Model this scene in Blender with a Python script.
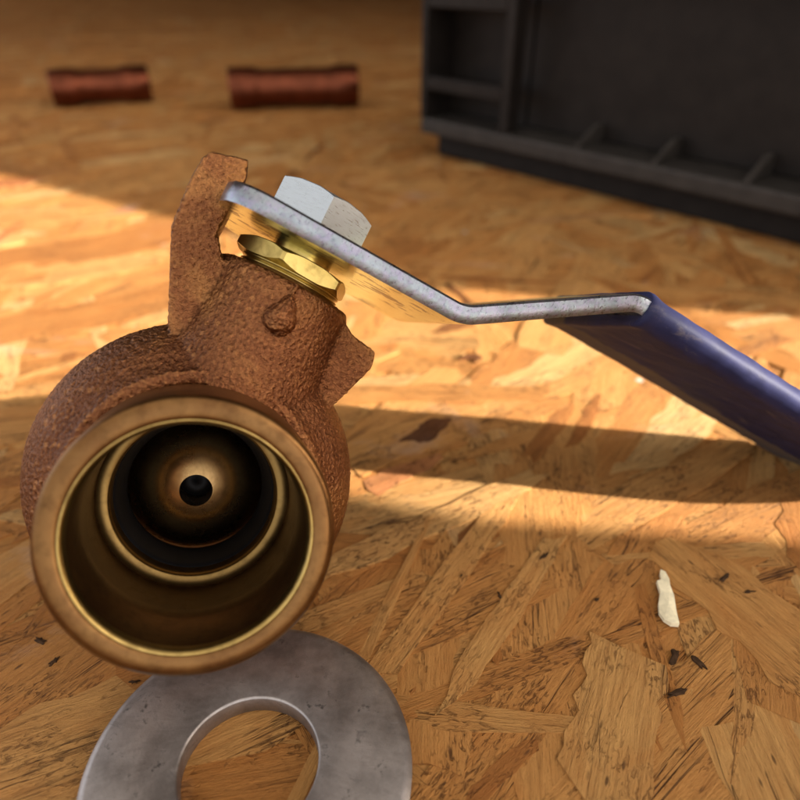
import bpy, bmesh, math, random
from mathutils import Vector, Matrix, noise

for o in list(bpy.data.objects):
    bpy.data.objects.remove(o, do_unlink=True)
SC = bpy.context.scene
C = SC.collection
MM = 0.001
rnd = random.Random(7)

# ------------------------------------------------------------------ camera
cam_d = bpy.data.cameras.new('camera')
cam = bpy.data.objects.new('camera', cam_d)
C.objects.link(cam)
cam.location = (0, 0, 70.17 * MM)
cam.rotation_euler = (math.radians(90 - 33.5), 0, 0)
cam_d.sensor_width = 36
cam_d.lens = 36 * 660 / 800
cam_d.clip_start = 0.002
cam_d.clip_end = 50
cam_d.dof.use_dof = True
cam_d.dof.focus_distance = 75 * MM
cam_d.dof.aperture_fstop = 21
SC.camera = cam

# ------------------------------------------------------------------ light
SUN_EL, SUN_AZ = math.radians(20), math.radians(105)
TOSUN = Vector((math.sin(SUN_AZ) * math.cos(SUN_EL), math.cos(SUN_AZ) * math.cos(SUN_EL), math.sin(SUN_EL)))
world = bpy.data.worlds.new('World')
SC.world = world
world.use_nodes = True
wn = world.node_tree.nodes
bg = wn['Background']
sky = wn.new('ShaderNodeTexSky')
sky.sky_type = 'NISHITA'
sky.sun_disc = False
sky.sun_elevation = SUN_EL
sky.sun_rotation = SUN_AZ
sky.air_density = 0.4
sky.dust_density = 2.0
sky.ozone_density = 0.0
sky_fill = wn.new('ShaderNodeMix')            # even warm colour added to the sky as fill light
sky_fill.data_type = 'RGBA'
sky_fill.inputs[0].default_value = 0.45
sky_fill.inputs[7].default_value = (4.6, 4.0, 3.05, 1)
world.node_tree.links.new(sky.outputs[0], sky_fill.inputs[6])
world.node_tree.links.new(sky_fill.outputs[2], bg.inputs[0])
bg.inputs[1].default_value = 0.15
sl = bpy.data.lights.new('sun', 'SUN')
sl.energy = 5.0
sl.angle = math.radians(0.5)
sl.color = (1.0, 0.94, 0.87)
sun = bpy.data.objects.new('sun', sl)
C.objects.link(sun)
sun.rotation_euler = TOSUN.to_track_quat('Z', 'Y').to_euler()
sun.location = TOSUN * 2
vs = SC.view_settings
vs.view_transform = 'Standard'
vs.look = 'None'
vs.exposure = 2.0
vs.gamma = 1.0
SC.cycles.use_denoising = True
SC.cycles.max_bounces = 10


# ------------------------------------------------------------------ helpers
def link(name, me, mat=None, parent=None, loc=None, smooth=True):
    o = bpy.data.objects.new(name, me)
    C.objects.link(o)
    if mat and not me.materials:
        me.materials.append(mat)
    if smooth:
        me.polygons.foreach_set('use_smooth', [True] * len(me.polygons))
    if parent:
        o.parent = parent
    if loc is not None:
        o.location = loc
    return o


def tag(o, label=None, cat=None, group=None, kind=None):
    if label: o['label'] = label
    if cat: o['category'] = cat
    if group: o['group'] = group
    if kind: o['kind'] = kind
    return o


def mesh_from(verts, faces, name='m', scale=MM):
    me = bpy.data.meshes.new(name)
    me.from_pydata([(v[0] * scale, v[1] * scale, v[2] * scale) for v in verts], [], faces)
    me.update()
    return me


def lathe(profile, n=96, closed=True, axis='Y'):
    """profile: (axial, radius) list, closed loop -> verts, faces"""
    V, F = [], []
    m = len(profile)
    for i in range(n):
        t = 2 * math.pi * i / n
        c, s = math.cos(t), math.sin(t)
        for a_, r in profile:
            if axis == 'Y':
                V.append((r * c, a_, r * s))
            else:
                V.append((r * c, r * s, a_))
    for i in range(n):
        j = (i + 1) % n
        for k in range(m if closed else m - 1):
            l = (k + 1) % m
            F.append((i * m + k, i * m + l, j * m + l, j * m + k))
    return V, F


AX_X, AX_Z = 1.05, -0.40
def shift(vf, ax=None, az=None):
    ax = AX_X if ax is None else ax
    az = AX_Z if az is None else az
    return [(x + ax, y, z + az) for x, y, z in vf[0]], vf[1]


def prism_xz(poly, y0, y1):
    n = len(poly)
    V = [(x, y0, z) for x, z in poly] + [(x, y1, z) for x, z in poly]
    F = [tuple(range(n))[::-1], tuple(range(n, 2 * n))]
    for i in range(n):
        j = (i + 1) % n
        F.append((i, j, n + j, n + i))
    return V, F


def fix_normals(me):
    bm = bmesh.new()
    bm.from_mesh(me)
    bmesh.ops.recalc_face_normals(bm, faces=bm.faces)
    bm.to_mesh(me)
    bm.free()


def merge(*parts):
    V, F = [], []
    for v, f in parts:
        o = len(V)
        V += v
        F += [tuple(i + o for i in q) for q in f]
    return V, F


def box(c, s, rot=None):
    x, y, z = [d / 2 for d in s]
    V = [Vector((a * x, b * y, d * z)) for a in (-1, 1) for b in (-1, 1) for d in (-1, 1)]
    if rot: V = [rot @ v for v in V]
    V = [tuple(v + Vector(c)) for v in V]
    F = [(0, 1, 3, 2), (4, 6, 7, 5), (0, 4, 5, 1), (2, 3, 7, 6), (0, 2, 6, 4), (1, 5, 7, 3)]
    return V, F


def bevel(o, w, seg=2, angle=30):
    m = o.modifiers.new('bevel', 'BEVEL')
    m.width = w * MM
    m.segments = seg
    m.limit_method = 'ANGLE'
    m.angle_limit = math.radians(angle)
    m.harden_normals = False
    return m


# ------------------------------------------------------------------ node helpers
class NT:
    def __init__(self, name):
        self.m = bpy.data.materials.new(name)
        self.m.use_nodes = True
        self.t = self.m.node_tree
        self.b = self.t.nodes['Principled BSDF']

    def n(self, typ, **kw):
        nd = self.t.nodes.new('ShaderNode' + typ)
        for k, v in kw.items():
            if k.startswith('i_'):
                nd.inputs[k[2:].replace('_', ' ')].default_value = v
            else:
                setattr(nd, k, v)
        return nd

    def l(self, a, b):
        self.t.links.new(a, b)

    def noise(self, vec, scale, detail=4, rough=.6, dist=0):
        nd = self.n('TexNoise')
        nd.inputs['Scale'].default_value = scale
        nd.inputs['Detail'].default_value = detail
        nd.inputs['Roughness'].default_value = rough
        nd.inputs['Distortion'].default_value = dist
        if vec is not None: self.l(vec, nd.inputs['Vector'])
        return nd.outputs['Fac']

    def mapping(self, vec, scale=(1, 1, 1), loc=(0, 0, 0), rot=(0, 0, 0)):
        nd = self.n('Mapping')
        nd.inputs['Scale'].default_value = scale
        nd.inputs['Location'].default_value = loc
        nd.inputs['Rotation'].default_value = rot
        self.l(vec, nd.inputs['Vector'])
        return nd.outputs[0]

    def ramp(self, fac, stops):
        nd = self.n('ValToRGB')
        el = nd.color_ramp.elements
        while len(el) > 1: el.remove(el[-1])
        for i, (p, c) in enumerate(stops):
            e = el[0] if i == 0 else el.new(p)
            e.position = p
            e.color = (*c, 1) if not isinstance(c, (int, float)) else (c, c, c, 1)
        self.l(fac, nd.inputs[0])
        return nd.outputs[0]

    def mix(self, fac, a, b, mode='MIX'):
        nd = self.n('Mix', data_type='RGBA', blend_type=mode)
        for sock, v in ((nd.inputs[0], fac), (nd.inputs[6], a), (nd.inputs[7], b)):
            if hasattr(v, 'links') or isinstance(v, bpy.types.NodeSocket):
                self.l(v, sock)
            elif isinstance(v, (int, float)):
                sock.default_value = v if sock.type == 'VALUE' else (v, v, v, 1)
            else:
                sock.default_value = (*v, 1)
        return nd.outputs[2]

    def math(self, op, a, b=0.0, c=None):
        nd = self.n('Math', operation=op)
        for i, v in enumerate((a, b) + ((c,) if c is not None else ())):
            if isinstance(v, bpy.types.NodeSocket): self.l(v, nd.inputs[i])
            else: nd.inputs[i].default_value = v
        return nd.outputs[0]

    def bump(self, h, dist, strength=1.0, prev=None):
        nd = self.n('Bump')
        nd.inputs['Distance'].default_value = dist * MM
        nd.inputs['Strength'].default_value = strength
        self.l(h, nd.inputs['Height'])
        if prev is not None: self.l(prev, nd.inputs['Normal'])
        return nd.outputs[0]

    def set(self, **kw):
        for k, v in kw.items():
            s = self.b.inputs[k.replace('_', ' ')]
            if isinstance(v, bpy.types.NodeSocket): self.l(v, s)
            elif isinstance(v, tuple) and len(v) == 3: s.default_value = (*v, 1)
            else: s.default_value = v
        return self.m


# ------------------------------------------------------------------ materials
def mat_osb():
    t = NT('osb_strand_wood')
    uv = t.n('UVMap', uv_map='grain').outputs[0]           # millimetres along / across the grain
    at = t.n('Attribute', attribute_name='tone').outputs['Fac']
    pos = t.n('TexCoord').outputs['Object']
    fib = t.noise(t.mapping(uv, (0.06, 1.1, 1)), 1.6, 6, .65, .6)
    fine = t.noise(t.mapping(uv, (0.35, 3.2, 1)), 1.5, 5, .7, .4)
    blot = t.noise(t.mapping(uv, (0.10, 0.16, 1)), 1.0, 4, .6, .8)
    base = t.ramp(at, [(0.0, (.085, .028, .009)), (.10, (.15, .056, .016)), (.22, (.36, .140, .034)), (.34, (.48, .205, .052)),
                       (.55, (.57, .270, .076)), (.75, (.62, .335, .108)), (.93, (.67, .42, .165)), (1, (.42, .11, .030))])
    col = t.mix(t.ramp(fib, [(.30, .50), (.62, 0.0)]), base, (.22, .085, .020), 'MIX')
    col = t.mix(t.ramp(blot, [(.42, 0.0), (.75, .50)]), col, t.mix(1.0, base, (.78, .58, .42), 'MULTIPLY'))
    col = t.mix(t.ramp(fine, [(.30, .45), (.46, 0.0)]), col, (.15, .058, .016))
    # torn, crumbly patches: short dark fibre pits
    pit = t.noise(t.mapping(uv, (0.75, 2.1, 1), (11, 4, 0)), 1.0, 4, .62, .9)
    pitm = t.ramp(pit, [(.36, 1.0), (.47, 0.0)])
    zone = t.ramp(t.noise(t.mapping(uv, (.055, .10, 1), (5, 5, 0)), 1.0, 4, .6, 1.0), [(.485, .08), (.60, 1.0)])
    pits = t.math('MULTIPLY', pitm, zone)
    col = t.mix(t.math('MULTIPLY', pits, .66), col, (.115, .040, .011))
    # short dark pores / flecks along the grain
    vor = t.n('TexVoronoi', feature='F1')
    vor.inputs['Scale'].default_value = 1.0
    vor.inputs['Randomness'].default_value = 1.0
    t.l(t.mapping(uv, (0.22, 0.75, 1)), vor.inputs['Vector'])
    fl = t.ramp(vor.outputs['Distance'], [(.08, 1.0), (.16, 0.0)])
    gate = t.ramp(t.noise(uv, .13, 3), [(.44, 0.0), (.58, 1.0)])
    col = t.mix(t.math('MULTIPLY', t.math('MULTIPLY', fl, gate), .75), col, (.055, .022, .010))
    # hairline splits that follow the grain
    sp = t.noise(t.mapping(uv, (0.022, 0.36, 1), (7, 3, 0)), 1.0, 4, .6, .9)
    spl = t.ramp(sp, [(.484, 0.0), (.497, 1.0), (.503, 1.0), (.516, 0.0)])
    spg = t.ramp(t.noise(t.mapping(uv, (.03, .2, 1), (2, 9, 0)), 1, 2), [(.51, 0.0), (.62, 1.0)])
    split = t.math('MULTIPLY', spl, spg)
    col = t.mix(t.math('MULTIPLY', split, .85), col, (.05, .018, .007))
    # chalky dust smears and specks on the sheet
    du = t.noise(t.mapping(pos, (26, 40, 30), rot=(0, 0, .5)), 1.0, 5, .65, .5)
    dg = t.ramp(du, [(.60, 0.0), (.72, .34)])
    col = t.mix(t.math('MULTIPLY', dg, t.ramp(at, [(.15, .15), (.4, 1.0)])), col, (.46, .37, .31))
    v2 = t.n('TexVoronoi', feature='F1')
    v2.inputs['Scale'].default_value = 55
    t.l(t.mapping(pos, (1, 1, .05)), v2.inputs['Vector'])
    speck = t.ramp(v2.outputs['Distance'], [(.035, 1.0), (.055, 0.0)])
    spk2 = t.ramp(t.noise(pos, 30, 1), [(.52, 0.0), (.56, .7)])
    col = t.mix(t.math('MULTIPLY', speck, spk2), col, (.62, .58, .52))
    h = t.math('ADD', t.math('MULTIPLY', fib, .7), t.math('MULTIPLY', fine, .5))
    h = t.math('SUBTRACT', h, t.math('MULTIPLY', split, .9))
    h = t.math('SUBTRACT', h, t.math('MULTIPLY', pits, .75))
    crumb = t.noise(t.mapping(uv, (1.1, 2.6, 1)), 1.3, 5, .75)
    h = t.math('ADD', h, t.math('MULTIPLY', crumb, .45))
    nrm = t.bump(h, .8, 1.0)
    return t.set(Base_Color=col, Roughness=t.math('ADD', .55, t.math('MULTIPLY', fine, .3)), Specular_IOR_Level=.15, Normal=nrm)


def mat_bronze(name, dark, mid, hi, grain, bump, rough, metal=.75):
    t = NT(name)
    ob = t.n('TexCoord').outputs['Object']
    big = t.noise(ob, 95, 4, .6, .6)
    g = t.noise(ob, grain, 4, .6)
    g2 = t.noise(ob, grain * 2.3, 2, .5)
    col = t.ramp(big, [(.30, dark), (.5, mid), (.70, hi)])
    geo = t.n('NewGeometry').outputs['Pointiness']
    col = t.mix(t.ramp(geo, [(.455, .8), (.495, 0.0)]), col, tuple(c * .35 for c in dark))  # shade in the crevices put into the colour
    col = t.mix(t.ramp(geo, [(.505, 0.0), (.55, .40)]), col, tuple(min(1, c * 1.5) for c in hi))  # glint on the raised grain put into the colour
    col = t.mix(t.ramp(g, [(.30, .45), (.42, 0.0)]), col, tuple(c * .5 for c in dark))
    h = t.math('ADD', g, t.math('MULTIPLY', g2, .4))
    nrm = t.bump(h, bump, .8)
    r = t.math('ADD', rough - .08, t.math('MULTIPLY', g2, .2))
    return t.set(Base_Color=col, Metallic=metal, Roughness=r, Normal=nrm)


def mat_machined(name, col0, col1, rough, metal=1.0, scale=(900, 900, 900), bump=.02):
    t = NT(name)
    ob = t.n('TexCoord').outputs['Object']
    a_ = t.noise(ob, 140, 5, .65)
    s_ = t.noise(t.mapping(ob, scale), 1.0, 4, .6)
    col = t.mix(t.ramp(a_, [(.35, 0.0), (.68, 1.0)]), col0, col1)
    col = t.mix(t.ramp(s_, [(.32, .35), (.5, 0.0)]), col, tuple(c * .45 for c in col0))
    tar = t.ramp(t.noise(ob, 330, 5, .7, .6), [(.54, 0.0), (.70, .32)])
    col = t.mix(tar, col, tuple(c * .30 for c in col0))
    r = t.math('ADD', t.math('ADD', rough - .06, t.math('MULTIPLY', tar, .2)), t.math('MULTIPLY', a_, .16))
    return t.set(Base_Color=col, Metallic=metal, Roughness=r, Normal=t.bump(s_, bump, .6))


def mat_zinc():
    t = NT('zinc_plated_steel')
    ob = t.n('TexCoord').outputs['Object']
    geo = t.n('NewGeometry')
    a_ = t.noise(ob, 260, 5, .7)
    gr = t.noise(t.mapping(ob, (3300, 1800, 2000)), 1.0, 4, .7)
    col = t.mix(t.ramp(a_, [(.35, 0.0), (.65, 1.0)]), (.17, .18, .205), (.30, .31, .34))
    col = t.mix(t.ramp(gr, [(.34, .6), (.48, 0.0)]), col, (.09, .09, .12))
    ir = t.noise(t.mapping(ob, (1500, 1500, 1500), (.3, .1, .2)), 1.0, 2)
    col = t.mix(t.ramp(ir, [(.40, .22), (.5, 0.0), (.60, .22)]), col, t.ramp(ir, [(.45, (.34, .27, .42)), (.55, (.28, .38, .36))]))
    st = t.noise(t.mapping(ob, (420, 150, 100)), 1.0, 4, .6, .6)
    col = t.mix(t.ramp(st, [(.66, 0.0), (.71, .8)]), col, (.05, .04, .03))
    r = t.math('ADD', .18, t.math('MULTIPLY', gr, .24))
    return t.set(Base_Color=col, Metallic=1.0, Roughness=r, Normal=t.bump(gr, .05, .7))


def mat_zinc_face():
    """smooth rolled face of the lever, with dark scuffs in the plating"""
    t = NT('rolled_zinc_face')
    ob = t.n('TexCoord').outputs['Object']
    a_ = t.noise(ob, 200, 4, .6)
    col = t.mix(t.ramp(a_, [(.35, 0.0), (.65, 1.0)]), (.76, .80, .44), (.86, .90, .58))
    st = t.noise(t.mapping(ob, (300, 620, 100)), 1.0, 5, .65, .4)
    reg = t.ramp(t.noise(t.mapping(ob, (90, 130, 90), (3, 1, 0)), 1.0, 2), [(.42, 0.0), (.52, 1.0)])
    m = t.math('MULTIPLY', t.ramp(st, [(.54, 0.0), (.57, .95)]), reg)
    # one long dark gouge through the plating
    ln = t.n('VectorMath', operation='LENGTH')
    warp = t.n('VectorMath', operation='ADD')
    t.l(t.mapping(ob, (1 / .0022, 1 / .0010, 0), (-9.9 / 2.2 - .2, 4.7 / 1.0 - .2, 0)), warp.inputs[0])
    nz = t.n('TexNoise'); nz.inputs['Scale'].default_value = 900; nz.inputs['Detail'].default_value = 3
    t.l(ob, nz.inputs['Vector'])
    sc = t.n('VectorMath', operation='SCALE'); sc.inputs['Scale'].default_value = .5
    t.l(nz.outputs['Color'], sc.inputs[0]); t.l(sc.outputs[0], warp.inputs[1])
    t.l(warp.outputs[0], ln.inputs[0])
    m = t.math('MAXIMUM', m, t.ramp(ln.outputs['Value'], [(.85, .95), (1.0, 0.0)]))
    col = t.mix(m, col, (.06, .035, .02))
    return t.set(Base_Color=col, Metallic=1.0, Roughness=t.math('ADD', .17, t.math('MULTIPLY', a_, .12)), Normal=t.bump(a_, .04, .4))


def mat_nut():
    t = NT('nut_steel')
    ob = t.n('TexCoord').outputs['Object']
    br = t.noise(t.mapping(ob, (900, 900, 6500), rot=(.5, .2, 0)), 1.0, 4, .6)
    col = t.mix(t.ramp(br, [(.35, .35), (.55, 0.0)]), (.40, .45, .51), (.30, .33, .36))
    return t.set(Base_Color=col, Metallic=.85, Roughness=t.math('ADD', .22, t.math('MULTIPLY', br, .14)), Normal=t.bump(br, .012, .4))


def mat_washer():
    t = NT('galvanised_steel')
    ob = t.n('TexCoord').outputs['Object']
    a_ = t.noise(ob, 160, 6, .7)
    b_ = t.noise(ob, 620, 4, .7)
    col = t.mix(t.ramp(a_, [(.38, 0.0), (.62, 1.0)]), (.22, .198, .185), (.38, .345, .325))
    col = t.mix(t.ramp(b_, [(.62, 0.0), (.72, .8)]), col, (.08, .075, .07))
    sc = t.noise(t.mapping(ob, (220, 3800, 200), rot=(0, 0, .5)), 1.0, 3, .6)
    sc2 = t.noise(t.mapping(ob, (3000, 160, 200), rot=(0, 0, .3)), 1.0, 3, .6)
    scr = t.math('MAXIMUM', t.ramp(sc, [(.66, 0.0), (.74, .14)]), t.ramp(sc2, [(.68, 0.0), (.76, .10)]))
    col = t.mix(scr, col, (.52, .49, .47))
    c_ = t.noise(ob, 300, 5, .75, .8)
    col = t.mix(t.ramp(c_, [(.60, 0.0), (.70, .5)]), col, (.10, .09, .085))
    return t.set(Base_Color=col, Metallic=.9, Roughness=t.math('ADD', .33, t.math('MULTIPLY', c_, .25)), Normal=t.bump(t.math('ADD', b_, scr), .05, .7))


def mat_vinyl():
    t = NT('blue_vinyl')
    ob = t.n('TexCoord').outputs['Object']
    a_ = t.noise(ob, 320, 5, .65)
    col = t.mix(t.ramp(a_, [(.35, 0.0), (.7, 1.0)]), (.012, .013, .042), (.020, .022, .068))
    ds = t.noise(t.mapping(ob, (150, 380, 200)), 1.0, 5, .7, .3)
    col = t.mix(t.ramp(ds, [(.58, 0.0), (.72, .40)]), col, (.16, .13, .11))
    sx = t.n('SeparateXYZ'); t.l(ob, sx.inputs[0])
    wv = t.noise(t.mapping(ob, (70, 160, 70)), 1.0, 5, .7, .4)
    yy = t.math('ADD', t.math('MULTIPLY', sx.outputs['Y'], 1000), t.math('MULTIPLY', wv, 9.0))
    rub = t.ramp(t.math('MULTIPLY', yy, .05), [(.46, 0.0), (.50, .9), (.62, .7)])
    col = t.mix(rub, col, (.11, .085, .060))
    return t.set(Base_Color=col, Roughness=t.math('ADD', t.math('ADD', .52, t.math('MULTIPLY', rub, .2)), t.math('MULTIPLY', a_, .2)), Specular_IOR_Level=.2, Normal=t.bump(a_, .10, .6))


def mat_plain(name, col, rough, metal=0.0, scale=200, var=.3, bump=.05, spec=.4):
    t = NT(name)
    ob = t.n('TexCoord').outputs['Object']
    a_ = t.noise(ob, scale, 5, .65)
    c = t.mix(t.ramp(a_, [(.3, 0.0), (.7, 1.0)]), tuple(x * (1 - var) for x in col), tuple(min(1, x * (1 + var)) for x in col))
    return t.set(Base_Color=c, Metallic=metal, Roughness=rough, Specular_IOR_Level=spec, Normal=t.bump(a_, bump, .6))


M_OSB = mat_osb()
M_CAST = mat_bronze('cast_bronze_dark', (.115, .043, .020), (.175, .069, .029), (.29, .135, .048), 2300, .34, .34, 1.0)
M_DOME = M_CAST
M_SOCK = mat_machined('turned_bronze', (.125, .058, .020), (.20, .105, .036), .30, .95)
M_EDGE = mat_machined('rubbed_brass_edge', (.30, .20, .065), (.44, .31, .105), .30)
M_STOP = mat_machined('dull_brass', (.17, .105, .035), (.26, .165, .055), .38)
M_BRASS = mat_machined('yellow_brass', (.44, .32, .10), (.56, .43, .15), .28)
M_BALL = mat_machined('ball_bronze', (.36, .22, .09), (.50, .33, .14), .26)
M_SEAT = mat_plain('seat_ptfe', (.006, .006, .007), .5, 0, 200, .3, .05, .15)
M_ZINC = mat_zinc()
M_ZFACE = mat_zinc_face()
M_NUT = mat_nut()
M_WASH = mat_washer()
M_VINYL = mat_vinyl()
M_CRATE = mat_plain('black_plastic', (.012, .0095, .008), .5, 0, 160, .25, .04, .12)
M_LEDGE = mat_plain('lighter_black_plastic', (.030, .025, .021), .55, 0, 160, .3, .04, .2)  # lighter tone of the crate plastic, for ledge and ribs
M_COPPER = mat_plain('copper_tube', (.13, .036, .016), .38, .9, 120, .35)
M_PLANK = mat_plain('dark_timber', (.06, .030, .017), .7, 0, 40, .35, .3)
M_CHIP = mat_plain('pale_wood', (.74, .66, .45), .6, 0, 700, .18, .2)
M_BARK = mat_plain('dark_bark', (.045, .024, .012), .8, 0, 900, .5, .3, .08)

# ------------------------------------------------------------------ board of pressed strands (the ground)
BX0, BX1, BY0, BY1 = -1150, 1150, -260, 2150
V, F = [], []
nx, ny = 46, 48
for j in range(ny + 1):
    for i in range(nx + 1):
        V.append((BX0 + (BX1 - BX0) * i / nx, BY0 + (BY1 - BY0) * j / ny, -0.45))
for j in range(ny):
    for i in range(nx):
        F.append((j * (nx + 1) + i, j * (nx + 1) + i + 1, (j + 1) * (nx + 1) + i + 1, (j + 1) * (nx + 1) + i))
v2, f2 = box(((BX0 + BX1) / 2, (BY0 + BY1) / 2, -9.6), (BX1 - BX0, BY1 - BY0, 18))
V, F = merge((V, F), (v2, f2))
me = mesh_from(V, F, 'board')


def add_layers(me, uvs, tones):
    ul = me.uv_layers.new(name='grain')
    idx = [0] * len(me.loops)
    me.loops.foreach_get('vertex_index', idx)
    flat = []
    for i in idx: flat += uvs[i]
    ul.data.foreach_set('uv', flat)
    a_ = me.attributes.new('tone', 'FLOAT', 'POINT')
    a_.data.foreach_set('value', tones)


add_layers(me, [(v[0] * .8 + v[1] * .6, v[1] * .8 - v[0] * .6) for v in V], [.42] * len(V))
board = link('osb_board', me, M_OSB, smooth=False)
tag(board, 'sheet of pressed wood strands lying under everything, part sunlit', None, None, 'structure')


def strand_geo(cx, cy, ang, L, Wd, z, tilt, roll, tone, r):
    """thin flake: grid top with ragged ends and wavy sides, plus a skirt"""
    nu, nv = 11, 2
    ca, sa = math.cos(ang), math.sin(ang)
    off = r.uniform(0, 4000)
    e0 = [r.uniform(0, min(5, .7 * Wd)) for _ in range(nv + 1)]
    e1_ = [r.uniform(0, min(5, .7 * Wd)) for _ in range(nv + 1)]
    sk = r.uniform(-.6, .6) if Wd < 7 else r.uniform(-.25, .25)
    tp0, tp1 = r.uniform(.35, 1), r.uniform(.35, 1)
    V, U, T = [], [], []
    bend = r.uniform(-.06, .06) * Wd
    for i in range(nu + 1):
        s = i / nu
        wloc = Wd * (tp0 + (1 - tp0) * min(1, s / .25)) * (tp1 + (1 - tp1) * min(1, (1 - s) / .25))
        j0, j1 = r.uniform(-.085, .085) * Wd, r.uniform(-.085, .085) * Wd
        for k in range(nv + 1):
            q = k / nv - .5
            u = -L / 2 + e0[k] + sk * q * Wd + (L - e0[k] - e1_[k]) * s
            v = q * wloc + (j0 if k == 0 else j1 if k == nv else 0) + bend * math.sin(math.pi * s) * 3
            zz = z + u * tilt + v * roll + r.uniform(-.035, .035) - (.05 if k in (0, nv) else 0)
            V.append((cx + u * ca - v * sa, cy + u * sa + v * ca, zz))
            U.append((u + off, v + off * .37))
            T.append(tone)
    F = []
    w = nv + 1
    for i in range(nu):
        for k in range(nv):
            F.append((i * w + k, (i + 1) * w + k, (i + 1) * w + k + 1, i * w + k + 1))
    rim = [i * w for i in range(nu + 1)] + [nu * w + k for k in range(1, w)] + [i * w + nv for i in range(nu - 1, -1, -1)] + [k for k in range(nv - 1, 0, -1)]
    b0 = len(V)
    for i in rim:
        x, y, zz = V[i]
        V.append((x, y, zz - .9)); U.append((U[i][0], U[i][1] + .4)); T.append(max(0, tone - .12))
    n = len(rim)
    for i in range(n):
        j = (i + 1) % n
        F.append((rim[j], rim[i], b0 + i, b0 + j))
    return V, F, U, T


def img_half(y):
    return 26 + y * .62


sr = random.Random(21)
strands = []
def try_strand(cx, cy):
    ang = sr.gauss(math.radians(44), math.radians(30))
    if sr.random() < .12: ang += math.radians(80)
    L = sr.uniform(32, 95); Wd = sr.choice([sr.uniform(1.6, 4), sr.uniform(5, 9), sr.uniform(8, 14), sr.uniform(9, 18)])
    q = sr.random()
    tone = min(.94, max(.30, sr.gauss(.58, .17))) if q < .80 else sr.uniform(.22, .40) if q < .945 else sr.uniform(.04, .18) if q < .975 else sr.uniform(.96, 1)
    if (tone < .34 or tone > .95) and Wd > 4.5: Wd = sr.uniform(1.6, 4.5); L = sr.uniform(10, 32)
    z = sr.uniform(-.30, .22)
    strands.append((cx, cy, ang, L, Wd, z, sr.uniform(-.007, .007), sr.uniform(-.012, .012), tone))
for _ in range(1150):                      # in front of and around the valve
    y = 20 + 400 * sr.random() ** 1.35
    try_strand(sr.uniform(-1, 1) * (img_half(y) + 25), y)
for _ in range(700):                      # further back, in the shade
    y = sr.uniform(330, 650)
    try_strand(sr.uniform(-1, .8) * (img_half(y) + 30), y)
for _ in range(1500):
    y = 640 + 1200 * sr.random() ** 1.5
    try_strand(sr.uniform(-1, .25) * (img_half(y) + 40), y)
for _ in range(120):
    try_strand(sr.uniform(60, 330), sr.uniform(-60, 200))
# flakes that stand out in the picture: (x, y, angle deg, length, width, z, tone)
for x, y, a_, L, Wd, z, tone in ((5, 96, 52, 13, 4.2, .34, .03), (27, 96, 58, 22, 3.2, .33, .24), (34, 99, 62, 20, 2.4, .33, .22), (22, 118, 55, 40, 8, .34, .33),
                                 (33, 123, 38, 60, 10, .33, .85), (7, 62, 58, 40, 4.0, .40, .66), (4, 72, 32, 46, 4.6, .42, .80), (14, 56, 57, 34, 3.4, .38, .72),
                                 (16, 122, 40, 5, 3.4, .50, .10), (-149, 256, 5, 26, 12, .45, .985), (-92, 190, 30, 90, 20, .30, .27), (-75, 145, 28, 80, 16, .28, .30),
                                 (24, 43, 66, 26, 9, .40, .74), (44, 55, 118, 34, 11, .36, .62), (60, 62, 75, 40, 14, .34, .30)):
    strands.append((x, y, math.radians(a_), L, Wd, z, 0.0, 0.0, tone))
def rank(s):
    return s[3] * s[4] / (s[1] * .84 + 40) ** 2 * (.35 + 1.6 * (s[5] + .3)) * (1 if abs(s[0]) < img_half(s[1]) + 15 else .1)
strands.sort(key=rank, reverse=True)
kk = random.Random(5)
rest = ([], [], [], [])
for i, s in enumerate(strands):
    V, F, U, T = strand_geo(*s, kk)
    if i < 300:
        me = mesh_from(V, F, 'wood_strand')
        add_layers(me, U, T)
        link('wood_strand', me, M_OSB, board, smooth=False)
    else:
        o = len(rest[0])
        rest[0].extend(V); rest[1].extend([tuple(q + o for q in f) for f in F]); rest[2].extend(U); rest[3].extend(T)
me = mesh_from(rest[0], rest[1], 'strand_mass')
add_layers(me, rest[2], rest[3])
tag(link('strand_mass', me, M_OSB, board, smooth=False), kind='stuff')

# bark flecks pressed into the sheet
fr = random.Random(3)
for x, y, a_, L, Wd in ((33.2, 49.6, 65, 3.4, 1.5), (35.8, 48.6, 120, 2.4, 1.3), (31.8, 44.6, 20, 3.2, 1.0), (44.0, 61.5, 35, 3.4, 1.1), (46.4, 59.2, 5, 2.4, .8),
                        (-44.5, 51.6, 160, 2.4, 1.3), (-41.5, 48.7, 60, 1.8, 1.0), (20.3, 65.5, 50, 2.4, .9), (13.2, 58.6, 110, 1.6, .6), (8.4, 62, 70, 1.1, .5),
                        (26.0, 58.0, 40, 1.2, .6), (-31, 46, 10, 1.6, .6), (52.5, 47, 80, 1.5, .7)):
    n = 13
    V = [(0, 0, .12)]
    for k in range(n):
        t_ = 2 * math.pi * k / n
        j = fr.uniform(.35, 1.25)
        u, v = .40 * L * math.cos(t_) * j, .36 * Wd * math.sin(t_) * j
        ca, sa = math.cos(math.radians(a_)), math.sin(math.radians(a_))
        V.append((u * ca - v * sa, u * sa + v * ca, fr.uniform(-.02, .05)))
    for k in range(n):
        V.append((V[k + 1][0] * 1.05, V[k + 1][1] * 1.05, -.5))
    F = [(0, k + 1, (k + 1) % n + 1) for k in range(n)] + [(k + 1, n + k + 1, n + (k + 1) % n + 1, (k + 1) % n + 1) for k in range(n)]
    o = link('bark_fleck', mesh_from(V, F, 'bark_fleck'), M_BARK, board, smooth=False)
    o.location = (x * MM, y * MM, .40 * MM)

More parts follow.
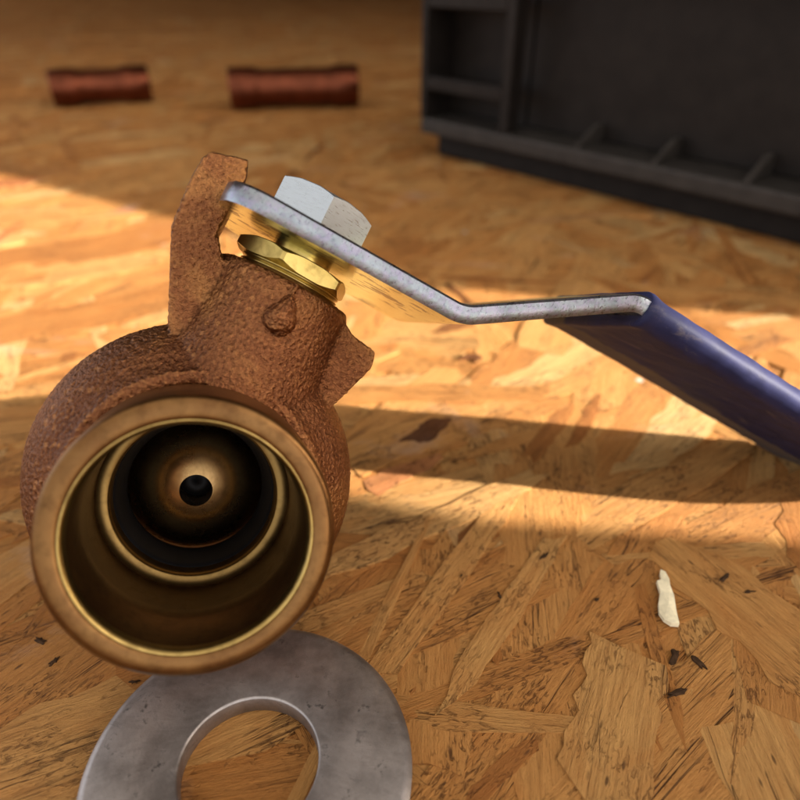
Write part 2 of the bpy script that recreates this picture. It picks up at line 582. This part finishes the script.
# ------------------------------------------------------------------ unseen panels added on the right: their gap shapes the strip of sun
def wall_panel(pts, x0, x1, name):
    V, F = [], []
    n = len(pts)
    V = [(x0, y, z) for y, z in pts] + [(x1, y, z) for y, z in pts]
    F = [tuple(range(n)), tuple(range(n, 2 * n))[::-1]] + [(i, n + i, n + (i + 1) % n, (i + 1) % n) for i in range(n)]
    me = mesh_from(V, F, name)
    fix_normals(me)
    return tag(link(name, me, M_PLANK, smooth=False), kind='structure')
def hit(gx, gy, X=450.0):
    t = (X - gx) / TOSUN.x
    return (gy + t * TOSUN.y, t * TOSUN.z)
def line_at(p, q, z):
    k = (z - p[1]) / (q[1] - p[1])
    return p[0] + (q[0] - p[0]) * k
n0, nm, n1 = hit(62, 66.5), hit(-8.5, 73.5), hit(-70, 92)
f0, f1 = hit(0, 164), hit(-159, 268)
fa, fb = hit(96, 141), hit(49, 149.5)
ZT = 330
wall_panel([(-330, -18), (line_at(n0, nm, -18), -18), (nm[0], nm[1]), (line_at(nm, n1, ZT), ZT), (-330, ZT)], 450, 468, 'sun_blocker')
wall_panel([(line_at(fa, fb, -18), -18), fb, f0, (line_at(f0, f1, 300), 300), (700, 620), (2400, 620), (2400, -18)], 450, 468, 'sun_blocker')

# unseen slab added far behind the board; it keeps the low sky off the back of the board
V, F = box((0, 2230, 1180), (5200, 60, 2400))
me = mesh_from(V, F, 'back_sky_blocker')
tag(link('back_sky_blocker', me, M_PLANK, smooth=False), kind='structure')

V, F = box((0, 1220, 708), (2600, 1940, 16))  # unseen slab added overhead to darken the far part of the board
me = mesh_from(V, F, 'top_sky_blocker')
tag(link('top_sky_blocker', me, M_PLANK, smooth=False), kind='structure')

# ------------------------------------------------------------------ black crate behind on the right
KX, KY = 187.5, 103.5                      # near corner
DX, DY = -179.0, 196.0                     # along the visible face, towards the far left corner
LEN = math.hypot(DX, DY)
dx, dy = DX / LEN, DY / LEN
crate = bpy.data.objects.new('crate', None)
C.objects.link(crate)
crate.location = (KX * MM, KY * MM, 0.3 * MM)
crate.rotation_euler = (0, 0, math.atan2(dy, dx))     # local x along the face, local -y into the crate
tag(crate, 'black plastic crate with a ribbed lower ledge standing in the shade behind the valve', 'crate')
CH = 76.0                                   # height
DEP = 190.0
def cpart(name, bxs, bev=.6, mat=None):
    me = mesh_from(*merge(*bxs), name)
    fix_normals(me)
    o = link(name, me, mat or M_CRATE, crate, smooth=False)
    if bev: bevel(o, bev, 2)
    return o
# local +y is towards the camera side of the face (face outer plane y = 0)
def yb(c, s): return box(c, s)
cpart('foot', [yb((LEN / 2, -DEP / 2, 5.4), (LEN - 8, DEP - 14, 10.6))], .8)
ledge = cpart('bottom_ledge', [yb((LEN / 2, -DEP / 2, 12.4), (LEN, DEP, 6.2))], 1.2, M_LEDGE)
cpart('wall_panel', [yb((LEN / 2 - 21, -DEP / 2 - 5, 42.5), (LEN - 46, DEP - 22, 54.0))], .8)
cpart('rim', [yb((LEN / 2, -DEP / 2, CH - 4), (LEN, DEP, 8.0))], 1.0)
cpart('end_wall', [yb((LEN - 1.5, -DEP / 2 - 1.2, 42), (2.4, DEP - 6, 54))], .3)
# corner cell at the far left
cpart('corner_post', [yb((LEN - 1.6, -2.0, 42), (3.2, 4.0, 53.2))], .5)
cpart('corner_post', [yb((LEN - 45, -3.5, 42), (4.2, 7.0, 53.2))], .5)
cpart('cell_bar', [yb((LEN - 23, -2.2, 29.0), (39.6, 4.2, 5.0))], .6)
cpart('cell_bar', [yb((LEN - 23, -2.2, 58.0), (39.6, 4.2, 5.0))], .6)
cpart('cell_back', [yb((LEN - 21.6, -DEP / 2 - 7, 42), (42, DEP - 20, 53.0))], .4)
RIB0, RIBS = LEN - 78.0, 30.0
k = 0
while RIB0 - k * RIBS > 20:
    x = RIB0 - k * RIBS
    V, F = [], []
    poly = [(-1.0, 15.4), (-1.0, 16.3), (-12, 22), (-15.9, 22), (-15.9, 15.4)]
    V = [(x - 1.1, y, z) for y, z in poly] + [(x + 1.1, y, z) for y, z in poly]
    F = [(0, 1, 2, 3, 4), (9, 8, 7, 6, 5)] + [(i, 5 + i, 5 + (i + 1) % 5, (i + 1) % 5) for i in range(5)]
    me = mesh_from(V, F, 'rib'); fix_normals(me)
    o = link('rib', me, M_LEDGE, crate, smooth=False)
    bevel(o, .3, 1)
    k += 1

# ------------------------------------------------------------------ copper couplings at the back
def copper(name, x, y, ang, L, r0, label, elbow):
    root = bpy.data.objects.new(name, None); C.objects.link(root)
    root.location = (x * MM, y * MM, .35 * MM); root.rotation_euler = (0, 0, math.radians(ang))
    tag(root, label, 'pipe fitting', 'copper couplings at the back of the board')
    prof = [(-L / 2, r0), (-L / 2 + 14, r0), (-L / 2 + 16, r0 - 1.2), (L / 2 - 16, r0 - 1.2), (L / 2 - 14, r0), (L / 2, r0), (L / 2, r0 - 1.2), (-L / 2, r0 - 1.2)]
    V, F = lathe(prof[:6] + [(L / 2, r0 - 2.4), (-L / 2, r0 - 2.4)], 40)
    V = [(v[1], v[0], v[2] + r0) for v in V]
    me = mesh_from(V, F, 'tube'); fix_normals(me)
    o = link('tube', me, M_COPPER, root); bevel(o, .3, 1)
    return root
copper('copper_coupling', -60, 412, 8, 72, 11, 'dark copper pipe coupling lying at the back, nearer the crate', -30)
copper('copper_coupling', -175, 424, 22, 54, 10, 'shorter reddish copper pipe coupling at the far left of the board', 34)

# ------------------------------------------------------------------ the valve
XS = Vector((0.85470922, 0.01267581, -0.51895229))
AX = Vector((-0.27053363, 0.86408628, -0.4244602))
ZS = Vector((0.44303918, 0.50318409, 0.74197174))
BW = Vector((-24.43458858, 58.48403687, 20.0))
valve = bpy.data.objects.new('ball_valve', None)
C.objects.link(valve)
base = Vector((BW.x, BW.y, 0.3))
rotm = Matrix((XS, AX, ZS)).transposed()
valve.matrix_world = Matrix.Translation(base * MM) @ rotm.to_4x4()
OFF = rotm.transposed() @ (BW - base) * MM
tag(valve, 'bronze ball valve with a cranked steel lever lying on the board, open socket towards us', 'valve')
def vpart(name, vf, mat, parent=None, smooth=True, fix=True):
    me = mesh_from(*vf, name)
    if fix: fix_normals(me)
    if parent is None:
        return link(name, me, mat, valve, OFF, smooth)
    return link(name, me, mat, parent, None, smooth)

# cast body: bulb of revolution + neck + two stop lugs, fused by a voxel remesh
prof = [(-8.6, 13.3), (-8.0, 13.6), (-7.2, 14.4), (-6.0, 15.9), (-4.6, 17.1), (-2.8, 18.1), (-0.8, 18.65), (1.5, 18.7), (3.8, 18.3), (6.0, 17.0), (7.8, 15.0), (8.8, 13.6), (9.4, 13.3),
        (9.4, 12.2), (0, 12.4), (-8.6, 11.95)]
bulb = shift(lathe([(a_, r if r < 13.7 else 13.4 + (r - 13.4) * .885) for a_, r in prof], 128), .6, .6)
neck_prof = [(11.9, 0.01), (11.9, 9.6), (14.5, 9.2), (17.5, 8.6), (21.0, 8.2), (25.0, 8.0), (25.5, 7.6), (25.5, 0.01)]
neck = lathe(neck_prof, 64, True, 'Z')
lugL = prism_xz([(-6.5, 13.0), (-9.6, 15.6), (-13.6, 25.0), (-14.0, 30.0), (-13.9, 33.0), (-13.2, 34.0), (-9.7, 35.2), (-9.1, 33.5), (-9.2, 26.7), (-7.6, 24.5), (-5.0, 24.5)], -4.0, 5.0)
lugR = prism_xz([(5.0, 14.0), (10.4, 15.0), (11.4, 17.6), (12.7, 21.4), (12.2, 23.2), (8.8, 23.7), (7.9, 24.4), (5.5, 24.4)], -3.4, 5.0)
bm_v = merge(bulb, neck, lugL, lugR)
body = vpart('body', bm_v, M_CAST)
rm = body.modifiers.new('fuse', 'REMESH'); rm.mode = 'VOXEL'; rm.voxel_size = .17 * MM; rm.use_smooth_shade = True
smo = body.modifiers.new('soften', 'SMOOTH'); smo.factor = .5; smo.iterations = 22
tx = bpy.data.textures.new('cast_grain', 'CLOUDS'); tx.noise_scale = .0004; tx.noise_depth = 1
dp = body.modifiers.new('grain', 'DISPLACE'); dp.texture = tx; dp.strength = .25 * MM; dp.mid_level = .5; dp.texture_coords = 'LOCAL'
# teardrop casting mark on the neck
V, F = [], []
n = 28
rings = [(1.0, 0.0), (.92, .35), (.72, .72), (.4, .95)]
for s_, h in rings:
    for k in range(n):
        t_ = 2 * math.pi * k / n
        rx = 1.9 * math.cos(t_)
        rz = 2.0 * math.sin(t_) if math.sin(t_) < 0 else 3.0 * math.sin(t_)
        if math.sin(t_) > 0: rx *= 1 - .72 * math.sin(t_)
        V.append((rx * s_ + .25, -8.0 - h * 1.5, rz * s_ + 21.5))
V.append((.25, -9.55, 21.4))
for i in range(len(rings) - 1):
    for k in range(n):
        F.append((i * n + k, i * n + (k + 1) % n, (i + 1) * n + (k + 1) % n, (i + 1) * n + k))
for k in range(n): F.append(((len(rings) - 1) * n + k, (len(rings) - 1) * n + (k + 1) % n, len(V) - 1))
tip = vpart('casting_mark', (V, F), M_CAST)
sm2 = tip.modifiers.new('sub', 'SUBSURF'); sm2.levels = sm2.render_levels = 2
t5 = bpy.data.textures.new('lump', 'CLOUDS'); t5.noise_scale = .0016; t5.noise_depth = 1
d5 = tip.modifiers.new('lump', 'DISPLACE'); d5.texture = t5; d5.strength = .4 * MM; d5.texture_coords = 'LOCAL'
d2 = tip.modifiers.new('grain', 'DISPLACE'); d2.texture = tx; d2.strength = .26 * MM; d2.texture_coords = 'LOCAL'

V, F = [], []
sn = random.Random(9)
for i in range(9):
    z = 23.9 + i * .2
    w_ = .34 * sn.uniform(.6, 1.3); x = .35 + sn.uniform(-.12, .12); h_ = .30 * sn.uniform(.5, 1.3)
    V += [(x - w_, -7.7, z), (x - w_ * .5, -8.1 - h_, z), (x + w_ * .5, -8.1 - h_ * .9, z), (x + w_, -7.7, z)]
for i in range(8):
    for k in range(3): F.append((i * 4 + k, i * 4 + k + 1, i * 4 + k + 5, i * 4 + k + 4))
F += [(0, 3, 2, 1), (32, 33, 34, 35)]
seam = vpart('casting_seam', (V, F), M_CAST)
sm3 = seam.modifiers.new('sub', 'SUBSURF'); sm3.levels = sm3.render_levels = 2
d4 = seam.modifiers.new('grain', 'DISPLACE'); d4.texture = tx; d4.strength = .2 * MM; d4.texture_coords = 'LOCAL'

# sockets
sp_ = [(-18.3, 12.7), (-18.0, 13.05), (-17.4, 13.15), (-12.0, 13.15), (-6.6, 13.2), (-2.5, 13.2), (-2.5, 10.2), (-12.0, 10.35), (-17.2, 10.5), (-17.9, 10.7), (-18.25, 11.0), (-18.4, 11.4), (-18.4, 12.3)]
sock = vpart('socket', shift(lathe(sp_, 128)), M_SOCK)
rimp = [(-18.36, 11.36), (-18.1, 10.95), (-17.5, 10.72), (-17.5, 10.9), (-18.0, 11.3)]
vpart('bore_edge', shift(lathe([(-18.30, 11.02), (-18.16, 10.80), (-17.85, 10.60), (-17.3, 10.46), (-17.3, 10.6), (-18.1, 11.0)], 128)), M_EDGE, sock)
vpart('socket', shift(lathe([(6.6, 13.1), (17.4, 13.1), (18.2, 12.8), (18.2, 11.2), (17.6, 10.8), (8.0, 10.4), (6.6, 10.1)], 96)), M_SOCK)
vpart('stop_ring', shift(lathe([(-4.0, 10.4), (-4.2, 10.15), (-4.2, 9.0), (-4.0, 8.8), (-2.0, 8.7), (-2.0, 11.2), (-4.0, 11.2)], 96)), M_STOP)
vpart('seat', shift(lathe([(-2.4, 9.4), (-2.6, 9.0), (-1.2, 8.4), (0.6, 7.7), (1.6, 7.6), (2.6, 8.0), (2.6, 9.4)], 96)), M_SEAT)
# ball with its vent hole
R = 9.2
pr = []
a0 = math.asin(1.85 / R)
for k in range(25):
    t_ = a0 + (math.pi - .02 - a0) * k / 24
    pr.append((-R * math.cos(t_), R * math.sin(t_)))
hole = [(-R * math.cos(a0) + 4.5, 1.85), (-R * math.cos(a0) + .2, 1.82)]
bl = shift(lathe(hole + pr, 96, False))
ball = vpart('ball', bl, M_BALL, fix=False)
fix_normals(ball.data)
ball.data.set_sharp_from_angle(angle=math.radians(40))
ball.location = OFF + Vector((0, 8.4 * MM, 0))
V, F = shift(lathe([(-4.7, .01), (-4.7, 2.0), (-4.5, 2.0), (-4.5, .01)], 32))  # black disc stands in for the shade inside the vent hole
vpart('hole_shade_disc', (V, F), M_SEAT, ball)

# hexagon with a 30 degree chamfer
def hexnut(r_af, z0, z1, ang0, ch_top=True, ch_bot=False, hole=0.0, cx=0.0, seg=96, rin=.93):
    V, F = [], []
    rows = []
    for i in range(seg):
        t_ = 2 * math.pi * i / seg
        loc = (t_ - math.radians(ang0)) % (math.pi / 3) - math.pi / 6
        rho = r_af / math.cos(loc)
        e = max(0, rho - r_af * (1.0 + (1 / math.cos(math.pi / 6) - 1) * .12)) * .62
        zt = z1 - (e if ch_top else 0); zb = z0 + (e if ch_bot else 0)
        c, s = math.cos(t_), math.sin(t_)
        rt = r_af * rin
        rows.append([(cx + c * max(hole, .01), s * max(hole, .01), z0), (cx + c * (rt if ch_bot else rho), s * (rt if ch_bot else rho), z0), (cx + c * rho, s * rho, zb + .02), (cx + c * rho, s * rho, zt - .1),
                     (cx + c * (rho - .12), s * (rho - .12), zt), (cx + c * rt, s * rt, z1), (cx + c * max(hole, .01), s * max(hole, .01), z1)])
    m = len(rows[0])
    for r in rows: V += r
    for i in range(seg):
        j = (i + 1) % seg
        for k in range(m):
            l = (k + 1) % m
            F.append((i * m + k, i * m + l, j * m + l, j * m + k))
    return V, F
nut = vpart('nut', hexnut(5.45, 31.5, 36.3, 30, cx=-.2), M_NUT, smooth=False)
gl = vpart('gland_nut', hexnut(6.2, 26.65, 28.55, 13, True, True, cx=-.2), M_BRASS, smooth=False)
# threads under the gland nut
tp = [(25.6, .01), (25.6, 5.7)]
for k in range(2):
    z = 25.75 + k * .5
    tp += [(z, 5.6), (z + .18, 6.05), (z + .32, 6.05), (z + .48, 5.6)]
tp += [(26.75, 5.6), (26.75, .01)]
vpart('thread', lathe(tp, 64, True, 'Z'), M_BRASS, gl)
vpart('stem', lathe([(27.0, .01), (27.0, 3.6), (31.4, 3.6), (31.4, .01)], 40, True, 'Z'), M_BRASS)

# lever: a bent strip 24.6 wide, 2.1 thick, rounded far end
def arc(p0, p1, p2, r, n=7):
    a_, b_, c_ = Vector(p0), Vector(p1), Vector(p2)
    d1, d2 = (a_ - b_).normalized(), (c_ - b_).normalized()
    half = math.acos(max(-1, min(1, d1.dot(d2)))) / 2
    tl = r / math.tan(half)
    s, e = b_ + d1 * tl, b_ + d2 * tl
    cen = b_ + (d1 + d2).normalized() * (r / math.sin(half))
    a0 = math.atan2((s - cen).y, (s - cen).x); a1 = math.atan2((e - cen).y, (e - cen).x)
    dA = (a1 - a0 + math.pi) % (2 * math.pi) - math.pi
    return [(cen.x + r * math.cos(a0 + dA * i / n), cen.y + r * math.sin(a0 + dA * i / n)) for i in range(n + 1)]
def resample(path, step):
    out = [Vector(path[0])]
    for p, q in zip(path, path[1:]):
        p, q = Vector(p), Vector(q)
        n = max(1, int((q - p).length / step))
        for i in range(1, n + 1): out.append(p + (q - p) * i / n)
    return out
ZC0, ZC1 = 30.4, 41.6
path = [(-10.3, ZC0)] + arc((-10.3, ZC0), (17.0, ZC0), (35.2, ZC1), 5.0) + arc((17.0, ZC0), (35.2, ZC1), (93.0, ZC1), 4.0) + [(93.0, ZC1)]
path = resample(path, .7)
def strip(pts, half_w, thick, r_start, r_end, nv=14, edge=.28, lower=None):
    """bent strip with rounded corners at each end; returns verts, faces, and per-face tag (0 edge, 1 faces)"""
    S = [0.0]
    for p, q in zip(pts, pts[1:]): S.append(S[-1] + (q - p).length)
    tot = S[-1]
    def hw(s):
        w = half_w
        if s < r_start: w = half_w - r_start + math.sqrt(max(0, r_start ** 2 - (r_start - s) ** 2))
        if tot - s < r_end: w = min(w, half_w - r_end + math.sqrt(max(0, r_end ** 2 - (r_end - (tot - s)) ** 2)))
        return max(w, .25)
    rowsV, F, tagf = [], [], []
    V = []
    for i, p in enumerate(pts):
        d = (pts[min(i + 1, len(pts) - 1)] - pts[max(i - 1, 0)]).normalized()
        nrm = Vector((-d.y, d.x))
        w = hw(S[i])
        cs = []
        h = thick / 2
        e = min(edge, w * .5)
        eb = min(lower, w * .5) if lower else e
        cs += [(-w + eb * (.55 if lower else 1), -h), (-w, -h + eb), (-w, max(0.0, (eb - e) / 2)), (-w, h - e), (-w + e, h)]
        cs += [(-w + e + (2 * w - 2 * e) * k / nv, h) for k in range(1, nv)]
        cs += [(w - e, h), (w, h - e), (w, 0.0), (w, -h + e), (w - e, -h)]
        cs += [(w - e - (2 * w - 2 * e) * k / nv, -h) for k in range(1, nv)]
        for y, z in cs:
            V.append((p.x + nrm.x * z, y, p.y + nrm.y * z))
        m = len(cs)
    for i in range(len(pts) - 1):
        for k in range(m):
            l = (k + 1) % m
            F.append((i * m + k, i * m + l, (i + 1) * m + l, (i + 1) * m + k))
            tagf.append(0 if (k < 4 or 4 + nv <= k < 8 + nv) else 1)
    F.append(tuple(range(m))); tagf.append(0)
    F.append(tuple(range((len(pts) - 1) * m, len(pts) * m))[::-1]); tagf.append(0)
    return V, F, tagf
ps = []
# finer rows near the ends so that the corners read round
for i, p in enumerate(path): ps.append(p)
V, F, tf = strip(ps, 12.3, 2.1, 5.0, 10.5, lower=.75)
me = mesh_from(V, F, 'lever')
me.materials.append(M_ZINC); me.materials.append(M_ZFACE)
me.polygons.foreach_set('material_index', tf)
fix_normals(me)
lever = link('lever', me, None, valve, OFF, True)
me.set_sharp_from_angle(angle=math.radians(35))
# vinyl grip
gp = [Vector((36.4, ZC1)), Vector((36.7, ZC1))] + resample([(37.0, ZC1), (94.3, ZC1)], .7)
V, F, tf = strip(gp, 12.75, 3.9, .9, 11.5, 16, 1.35)
# round the long edges: pull the bevel into an arc by inserting it through a subdivision
for i_, v in enumerate(V):            # rolled lip where the dip ends
    k = max(0, 1 - abs(v[0] - 37.0) / 1.6)
    V[i_] = (v[0], v[1] * (1 + .018 * k), ZC1 + (v[2] - ZC1) * (1 + .20 * k))
me = mesh_from(V, F, 'grip')
fix_normals(me)
grip = link('grip', me, M_VINYL, lever, None, True)
sb = grip.modifiers.new('sub', 'SUBSURF'); sb.levels = sb.render_levels = 1
t2 = bpy.data.textures.new('dip_waves', 'CLOUDS'); t2.noise_scale = .006
d3 = grip.modifiers.new('waves', 'DISPLACE'); d3.texture = t2; d3.strength = .35 * MM; d3.texture_coords = 'LOCAL'

# ------------------------------------------------------------------ steel washer in front
wa = mesh_from(*lathe([(0.0, 7.1), (0.0, 16.2), (.25, 16.5), (1.9, 16.55), (2.35, 16.1), (2.5, 15.6), (2.5, 7.3), (2.4, 7.1), (2.2, 7.0), (.3, 7.0)], 128, True, 'Z'), 'washer')
fix_normals(wa)
wo = link('washer', wa, M_WASH, None, (-15.3 * MM, 35.4 * MM, .35 * MM))
wa.set_sharp_from_angle(angle=math.radians(40))
tag(wo, 'flat grey galvanised steel washer lying on the board below the valve socket', 'washer')

# ------------------------------------------------------------------ pale chip of wood
out = [(-.95, -3.6), (-.2, -4.2), (.75, -4.15), (.85, -2.0), (1.0, 0.4), (.8, 2.0), (.95, 3.2), (.7, 4.6), (.15, 4.9), (-.1, 4.0), (-.1, 2.9), (-.75, 2.7), (-.65, .8), (-1.2, -1.2), (-1.35, -2.6)]
V = [(x, y, .55 + .10 * math.sin(y) + .06 * x) for x, y in out] + [(x * 1.02, y * 1.01, 0.0) for x, y in out] + [(0, -1, .72), (.3, 3.2, .6)]
n = len(out)
F = [(i, n + i, n + (i + 1) % n, (i + 1) % n) for i in range(n)]
ctr = 2 * n
for i in range(n):
    j = (i + 1) % n
    F.append((i, j, ctr + (1 if 5 <= i <= 10 else 0)))
F.append((5, ctr + 1, ctr)); F.append((11, ctr, ctr + 1))
F.append(tuple(range(n, 2 * n)))
me = mesh_from(V, F, 'wood_chip'); fix_normals(me)
ch = link('wood_chip', me, M_CHIP, None, (34.9 * MM, 57.8 * MM, .42 * MM), smooth=False)
ch.rotation_euler = (0, 0, math.radians(-8))
tag(ch, 'small cream white sliver of wood lying loose on the board at lower right', 'wood chip')
